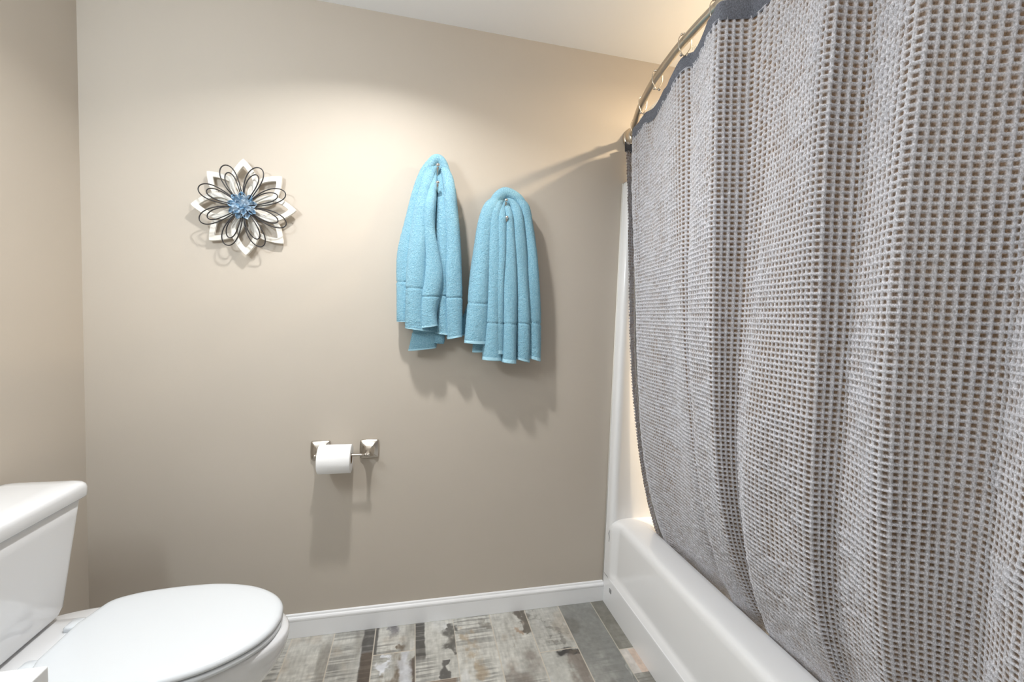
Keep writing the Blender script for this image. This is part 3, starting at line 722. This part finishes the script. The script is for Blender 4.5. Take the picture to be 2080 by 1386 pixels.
# ------------------------------------------------------------------ toilet
def toilet():
    YC = -.52
    root = empty('toilet', (.30, YC, 0), 'white two-piece toilet with closed elongated lid against the left wall', 'toilet')
    def ring(x0, x1, hw, z, r, n=10, m=8): return rrect(x0, x1, YC-hw, YC+hw, r, z, n, m)
    # tank
    m = MB()
    m.loft([ring(.055, .165, .090, .432, .03), ring(.050, .183, .118, .436, .035), ring(.045, .192, .134, .447, .035), ring(.043, .195, .143, .462, .035),
            ring(.036, .198, .155, .54, .034), ring(.028, .201, .168, .62, .032), ring(.020, .204, .181, .70, .03), ring(.016, .206, .189, .750, .03)], True, True)
    o = fixn(m.build('tank', M_porc, root))
    m = MB()
    def lid(e, z, r=.03): return ring(.012+e*.3, .216-e, .203-e, z, r)
    m.loft([lid(.008, .747), lid(.002, .747), lid(.0, .750), lid(0.0, .773), lid(.002, .781), lid(.007, .787), lid(.016, .790), lid(.05, .7925, .02)], True, True)
    fixn(m.build('tank_lid', M_porc, root))
    # lever, on the front at the far left of the tank
    m = MB(); m.lathe((.206, YC-.13, .70), (1,0,0), [(0,.012),(.006,.012),(.010,.007),(.016,.006)], 16); m.tube([(.220, YC-.13, .70), (.224, YC-.12, .697), (.224, YC-.105, .694)], [.006, .005, .006], 12)
    m.build('flush_lever', M_chro, root)
    # bowl: egg-shaped sections
    def egg(x0, x1, hw, z, n=64, sq=2.3, wide=.58):
        L = []
        xm = x0+(x1-x0)*(1-wide)
        for j in range(n):
            a = 2*PI*j/n; c, s = math.cos(a), math.sin(a)
            x = xm+(x1-xm)*np.sign(c)*abs(c)**(2/2.05) if c > 0 else xm+(xm-x0)*np.sign(c)*abs(c)**(2/3.2)
            e = 2.0 if c > 0 else sq
            y = YC+hw*np.sign(s)*abs(s)**(2/e)
            L.append((float(x), float(y), z))
        return L
    m = MB()
    m.loft([egg(.12, .62, .115, 0), egg(.12, .625, .118, .02), egg(.13, .60, .105, .06), egg(.14, .60, .105, .14), egg(.13, .66, .125, .20), egg(.10, .72, .152, .26), egg(.07, .762, .174, .315),
            egg(.055, .784, .186, .355), egg(.05, .792, .190, .385), egg(.05, .793, .190, .403), egg(.052, .789, .187, .411), egg(.06, .778, .178, .414), egg(.10, .745, .150, .414)], True, True)
    fixn(m.build('bowl', M_porc, root))
    # deck under the tank
    m = MB(); m.loft([ring(.06, .27, .095, .36, .03), ring(.05, .275, .115, .405, .03), ring(.048, .277, .118, .424, .03), ring(.052, .272, .113, .4295, .028), ring(.07, .25, .09, .430, .02)], True, True)
    fixn(m.build('deck', M_porc, root))
    # seat and lid outline, half width by distance from the wall
    out = [(.262,0),(.262,.035),(.262,.062),(.266,.075),(.272,.100),(.279,.130),(.287,.148),(.303,.161),(.33,.172),(.36,.180),(.42,.187),(.48,.189),(.54,.186),(.60,.174),(.66,.152),(.71,.120),(.745,.085),(.766,.045),(.773,0)]
    P = cr(out, 70)
    full = [(x, YC+h) for x, h in P]+[(x, YC-h) for x, h in P[::-1][1:-1]]
    def off(e, z, dz=0):
        if e > .015:
            k = 1-e/.19; kx = 1-e/.255
            return [(.517+(x-.517)*kx, YC+(y-YC)*k, z) for x, y in full]
        q = []
        n = len(full)
        for i, (x, y) in enumerate(full):
            a = Vector(full[(i+1) % n]+(0,))-Vector(full[i-1]+(0,)); nn = Vector((a.y, -a.x, 0)).normalized()
            if (Vector((x-.5, y-YC, 0)).dot(nn)) < 0: nn = -nn
            q.append((x-nn.x*e, y-nn.y*e, z))
        return q
    m = MB(); m.loft([off(.012, .4165), off(.002, .4165), off(-.001, .419), off(-.0015, .426), off(.0, .430), off(.005, .4315), off(.03, .4315)], True, True)
    fixn(m.build('seat', M_seat, root))
    m = MB(); m.loft([off(.010, .4345), off(.001, .4350), off(-.0015, .4375), off(-.001, .4430), off(.002, .4480), off(.008, .4512), off(.018, .4527), off(.045, .4535), off(.09, .4542)], True, True)
    fixn(m.build('lid', M_seat, root))
    for s in (-1, 1):
        m = MB(); m.loft([rrect(.234, .268, YC+s*.072-.020, YC+s*.072+.020, .008, z) for z in (.430, .440)]+[rrect(.237, .266, YC+s*.072-.017, YC+s*.072+.017, .008, .4435)], True, True)
        fixn(m.build('hinge', M_seat, root))
toilet()

# ------------------------------------------------------------------ vanity
def vanity():
    root = empty('vanity_countertop', (.3, -1.9, .765), 'white vanity countertop corner at the bottom left, beside the toilet', 'countertop')
    box('countertop', .002, .637, -2.60, -1.083, .768, .800, M_count, root, .0025)
    cab = empty('vanity_cabinet', (.3, -1.9, 0), 'white vanity cabinet under the countertop at the bottom left', 'cabinet')
    box('body', .002, .585, -2.58, -1.105, .09, .767, M_cab, cab, .001)
    box('toe_kick', .002, .52, -2.58, -1.105, 0, .09, M_cab, cab)
    for a, b in ((-1.83, -1.12), (-2.56, -1.85)):
        d = box('cabinet_door', .585, .604, a, b, .12, .75, M_cab, cab, .002)
        m = MB(); yk = a+.05 if a > -2 else b-.05
        m.lathe((.604, yk, .62), (1,0,0), [(0,.006),(.012,.005),(.016,.013),(.024,.015),(.028,.009),(.029,0)], 20); m.build('knob', M_nick, d)
vanity()

# ------------------------------------------------------------------ ceiling lamps (bodies around the lights)
def can(xy, z, R, lens, label):
    root = empty('ceiling_light', (xy[0], xy[1], z), label, 'ceiling light')
    m = MB(); m.lathe((xy[0], xy[1], H-.0005), (0,0,-1), [(0,R+.03),(.006,R+.03),(.010,R+.02),(.010,R),(.004,R-.002),(.004,0)], 40); m.build('trim_ring', M_trim, root)
    m = MB(); m.lathe((xy[0], xy[1], H-.005), (0,0,-1), [(0,R-.004),(.004,R-.006),(.005,0)], 40); m.build('lens', lens, root)
can(MAIN_XY, H, .055, M_lens, 'round recessed ceiling light over the toilet area')
can(TUB_XY, H, .055, M_lensw, 'round recessed ceiling light above the bathtub')
def fill_light_bar():  # made-up body to go with the added fill lamps, out of view
    root = empty('fill_light_bar', (0, -1.28, 1.92), 'added nickel bar with three arms for the unseen fill lamps on the left', 'added fill lamp')
    box('backplate', .001, .022, -1.56, -1.00, 1.87, 1.97, M_nick, root, .004)
    for vy in FILL_Y:
        m = MB(); m.tube([(.022, vy, 1.92), (.05, vy, 1.915), (.075, vy, 1.92)], .008, 12); m.build('arm', M_nick, root)
fill_light_bar()
